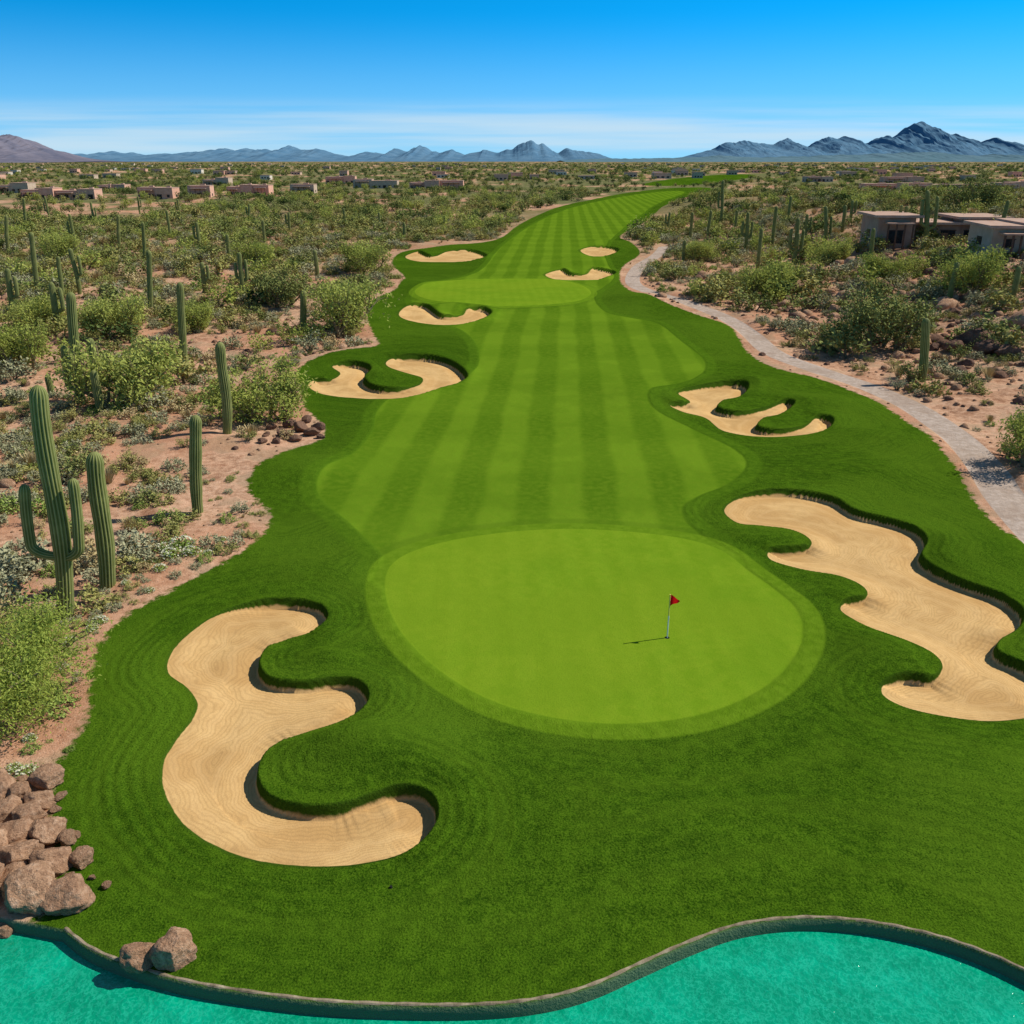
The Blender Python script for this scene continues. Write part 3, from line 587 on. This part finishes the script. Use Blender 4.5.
def adobe_house(px,py,wpx,h=3.6,mi=0,rz=0.,blocks=3,slab=False):
    x,y=px2w(px,py); w_=wpx/F*(y*CP+H*SP); z=gz(x,y)
    e=bpy.data.objects.new("adobe_house",None); scene.collection.objects.link(e); e.location=(x,y+3,z); e.rotation_euler=(0,0,rz)
    walls=[];roof=[];win=[];tim=[];fr=[]; cur=-w_/2
    ws=[random.uniform(.7,1.3) for _ in range(blocks)]; s=sum(ws)
    for i,q in enumerate(ws):
        bw=w_*q/s-.04; cx=cur+bw/2; hh=h*random.uniform(.82,1.2); fy_=random.uniform(-1.5,1.5)+i*.11; dp=10+random.uniform(0,3); cy=fy_+dp/2
        walls.append((cx,cy,-2,bw,dp,hh+2)); o=1.0 if slab else .18
        roof.append((cx,cy-o*.4,hh+.003,bw+ (2*o if slab else .3),dp+2*o,.42 if slab else .28))
        if not slab: roof.append((cx+bw*.1,cy+1,hh+.283,bw*.22,2,.7))
        nw=max(1,int(bw/3.6))
        for k in range(nw):
            wx=cx-bw/2+(k+.5)*bw/nw; big=random.random()<.5
            ww=min(bw/nw*.62,2.6 if big else 1.4); z0=.15 if big else .95; wh=2.25 if big else 1.25
            win.append((wx,fy_-.02,z0,ww,.06,wh)); fr+= [(wx,fy_-.05,z0+wh+.005,ww+.3,.16,.14),(wx,fy_-.058,z0,.07,.02,wh-.01)]
        win.append((cx-bw/2-.02,cy,1,.06,2.4,1.3)); win.append((cx+bw/2+.015,cy,1,.05,2.4,1.3))
        if i%2==0:
            roof.append((cx,fy_-1.6,hh*.78,bw*.7,3.1,.22))
            for k in range(4): tim.append((cx-bw*.33+k*bw*.22,fy_-2.9,-1.5,.28,.28,hh*.78+1.49))
        cur+=bw+.04
    tim.append((0.3,-1.9,-1,1.1,.1,3.1))
    boxes("walls",walls,M_ad[mi],e); boxes("roof",roof,M_roof,e); boxes("windows",win,M_gl,e); boxes("window_trim",fr,M_wd,e); boxes("posts_and_door",tim,M_wd,e)
for hp in [(945,246,124,4.2,2,-.12,3,True),(1040,256,80,4.6,1,-.15,2,True),(882,192,34,5.2,0,0,1),(950,195,92,6,0,-.05,4),(1018,193,40,5.5,1,0,2),
 (55,200,72,5,0,.05,4),(154,199,36,5.4,0,0,2),(198,198,22,6.2,0,.1,1),(247,197,42,5.6,0,0,3),(301,194,24,5,1,0,1),(375,189,44,5.5,1,0,2),(436,190,54,5.6,0,0,3),(12,193,30,5,1,0,2),(820,182,28,5,1,0,2),(110,192,26,5,0,0,2),(340,184,30,5.5,0,0,2),(905,184,40,6,0,0,2),(215,186,26,5.5,1,0,2)]:
    adobe_house(*hp)
V=[];Fq=[];mi=[]
for i in range(150):
    y=math.exp(random.uniform(math.log(1000),math.log(5000))); x=random.uniform(-.62,.62)*y; w_=random.uniform(9,20); d=12; h=random.uniform(3.5,6.5); m=random.randrange(3)
    if sdf(TURF,np.array([x]),np.array([y]))[0]<5: continue
    for q,(s,z0,z1) in enumerate(((1,-1,h),(1.06,h,h+.5))):
        b=len(V)
        for zz in (z0,z1):
            for dx,dy in ((-1,-1),(1,-1),(1,1),(-1,1)): V.append((x+dx*w_*s/2,y+dy*d*s/2,zz))
        Fq+=[(b+4,b+5,b+6,b+7)]+[(b+k,b+(k+1)%4,b+4+(k+1)%4,b+4+k) for k in range(4)]; mi+=[m if q==0 else 3]*5
    for k in range(3):
        b=len(V); wx=x+(k-1)*w_*.3
        for zz,dx in ((1,-1),(1,1),(2.6,1),(2.6,-1)): V.append((wx+dx*w_*.08,y-d/2-.05,zz))
        Fq.append((b,b+1,b+2,b+3)); mi.append(4)
M_ad2=housemat("stucco_light",(.6,.52,.42),(.7,.62,.5))
link("distant_town",mesh_quads("distant_town",V,Fq,[M_ad[0],M_ad[1],M_ad2,M_roof,M_gl],mi))
# ------------------------------------------------------------ mountains
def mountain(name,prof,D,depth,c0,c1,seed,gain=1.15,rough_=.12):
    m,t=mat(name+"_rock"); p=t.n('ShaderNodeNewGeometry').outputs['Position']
    t.outd(t.mix(t.mr(t.noise(.0035,6,p,.7),.35,.65),c0,c1))  # bluish aerial haze is painted into both rock colours
    prof=np.array(prof,float); xs=np.linspace(prof[0,0],prof[-1,0],1400)
    hz=np.array([topz(0,q,D) for q in np.interp(xs,prof[:,0],prof[:,1])])
    x=(xs-512)/F*D/(CP-(-352/F)*SP); rows=np.linspace(-1,1,46); XX,RR=np.meshgrid(x,rows)
    warp=(fbm(XX/900+seed,RR*3+seed,4)-.47)*1.1
    s=np.clip(1-np.abs(RR+warp*.35*(1-np.abs(RR))),0,1)
    YY=D+RR*depth; rn=np.abs(fbm(XX/(D*.018)+seed,YY/(D*.03),5)-.47)*2
    crest=1-2.2*np.abs(fbm(XX/(D*.022)+seed*3,YY*0+3,5)-.48)/.25
    ZZ=np.maximum(hz[None,:]-5,0)*gain*(s**.9)*(1.0-rough_*4*rn*(1-s*.7)*1.2+crest*.10)+ -10*(s<.02)
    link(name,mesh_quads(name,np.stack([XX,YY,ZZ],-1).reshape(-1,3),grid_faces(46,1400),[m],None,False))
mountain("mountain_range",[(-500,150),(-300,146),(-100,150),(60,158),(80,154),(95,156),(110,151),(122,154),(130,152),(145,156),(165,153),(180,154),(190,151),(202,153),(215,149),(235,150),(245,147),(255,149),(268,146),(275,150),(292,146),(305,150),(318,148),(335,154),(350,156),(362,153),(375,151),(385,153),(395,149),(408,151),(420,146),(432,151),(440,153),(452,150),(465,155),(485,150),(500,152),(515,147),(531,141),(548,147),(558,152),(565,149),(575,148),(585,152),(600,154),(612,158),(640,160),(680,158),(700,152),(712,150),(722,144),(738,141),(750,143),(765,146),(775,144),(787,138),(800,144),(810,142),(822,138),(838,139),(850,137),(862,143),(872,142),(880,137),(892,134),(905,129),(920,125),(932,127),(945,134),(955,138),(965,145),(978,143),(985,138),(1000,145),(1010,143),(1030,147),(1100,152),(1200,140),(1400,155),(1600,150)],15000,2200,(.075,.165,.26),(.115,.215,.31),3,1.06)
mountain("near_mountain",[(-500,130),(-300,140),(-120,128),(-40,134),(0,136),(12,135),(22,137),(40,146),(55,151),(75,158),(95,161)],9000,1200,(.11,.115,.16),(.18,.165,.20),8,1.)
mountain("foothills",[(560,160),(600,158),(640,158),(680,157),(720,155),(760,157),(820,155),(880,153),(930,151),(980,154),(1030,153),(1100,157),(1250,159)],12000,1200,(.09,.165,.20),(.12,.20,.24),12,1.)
# ------------------------------------------------------------ sky + sun
EL=math.radians(46); az=(.965,.262)
wd=bpy.data.worlds.new("World"); scene.world=wd; wd.use_nodes=True; s=NT(wd.node_tree)
tc=s.n('ShaderNodeTexCoord').outputs['Generated']; sx=s.n('ShaderNodeSeparateXYZ'); s.put(sx.inputs[0],tc); x_,y_,z_=sx.outputs
cz=s.n('ShaderNodeCombineXYZ'); s.put(cz.inputs[0],x_); s.put(cz.inputs[1],y_); s.put(cz.inputs[2],s.m('ADD',s.m('MULTIPLY',s.m('MAXIMUM',z_,0),2.2),.12))
sk=s.n('ShaderNodeTexSky',sky_type='NISHITA'); sk.sun_disc=False; sk.sun_elevation=EL; sk.sun_rotation=math.atan2(az[0],az[1]); sk.altitude=600; sk.air_density=1.0; sk.dust_density=.3; sk.ozone_density=2.5
s.put(sk.inputs[0],s.vm('NORMALIZE',cz.outputs[0]))
tint=s.mix(s.mr(z_,.2,.6),(.02,1.08,1.5),(.70,.70,.62))
col=s.mix(1.,sk.outputs[0],tint,'MULTIPLY')
yy=s.m('MAXIMUM',s.m('ABSOLUTE',y_),.05); el=s.m('DIVIDE',z_,yy); azm=s.m('DIVIDE',x_,yy)
cv=s.n('ShaderNodeCombineXYZ'); s.put(cv.inputs[0],s.m('MULTIPLY',azm,1.7)); s.put(cv.inputs[1],s.m('MULTIPLY',el,46.)); 
cn=s.noise(1.,4,cv.outputs[0],.5)
band=s.m('MULTIPLY',s.mr(el,.0,.014,.45,1),s.mr(el,.030,.064,1,0))
cl=s.m('MULTIPLY',s.m('MULTIPLY',s.mr(cn,.30,.62),band),.72)
col=s.mix(s.mr(z_,-.02,.14,.72,0),col,(2.6,4.6,5.9)); col=s.mix(cl,col,(4.6,5.6,6.2))
bg=s.n('ShaderNodeBackground'); s.put(bg.inputs[0],col); bg.inputs[1].default_value=.14
o=s.n('ShaderNodeOutputWorld'); s.t.links.new(bg.outputs[0],o.inputs[0])
sl=bpy.data.lights.new("sun",'SUN'); sl.energy=5.0; sl.angle=math.radians(.5); sl.color=(1,.94,.84)
so=bpy.data.objects.new("sun",sl); scene.collection.objects.link(so)
so.rotation_euler=Vector((az[0]*math.cos(EL),az[1]*math.cos(EL),math.sin(EL))).to_track_quat('Z','Y').to_euler()
print("done")
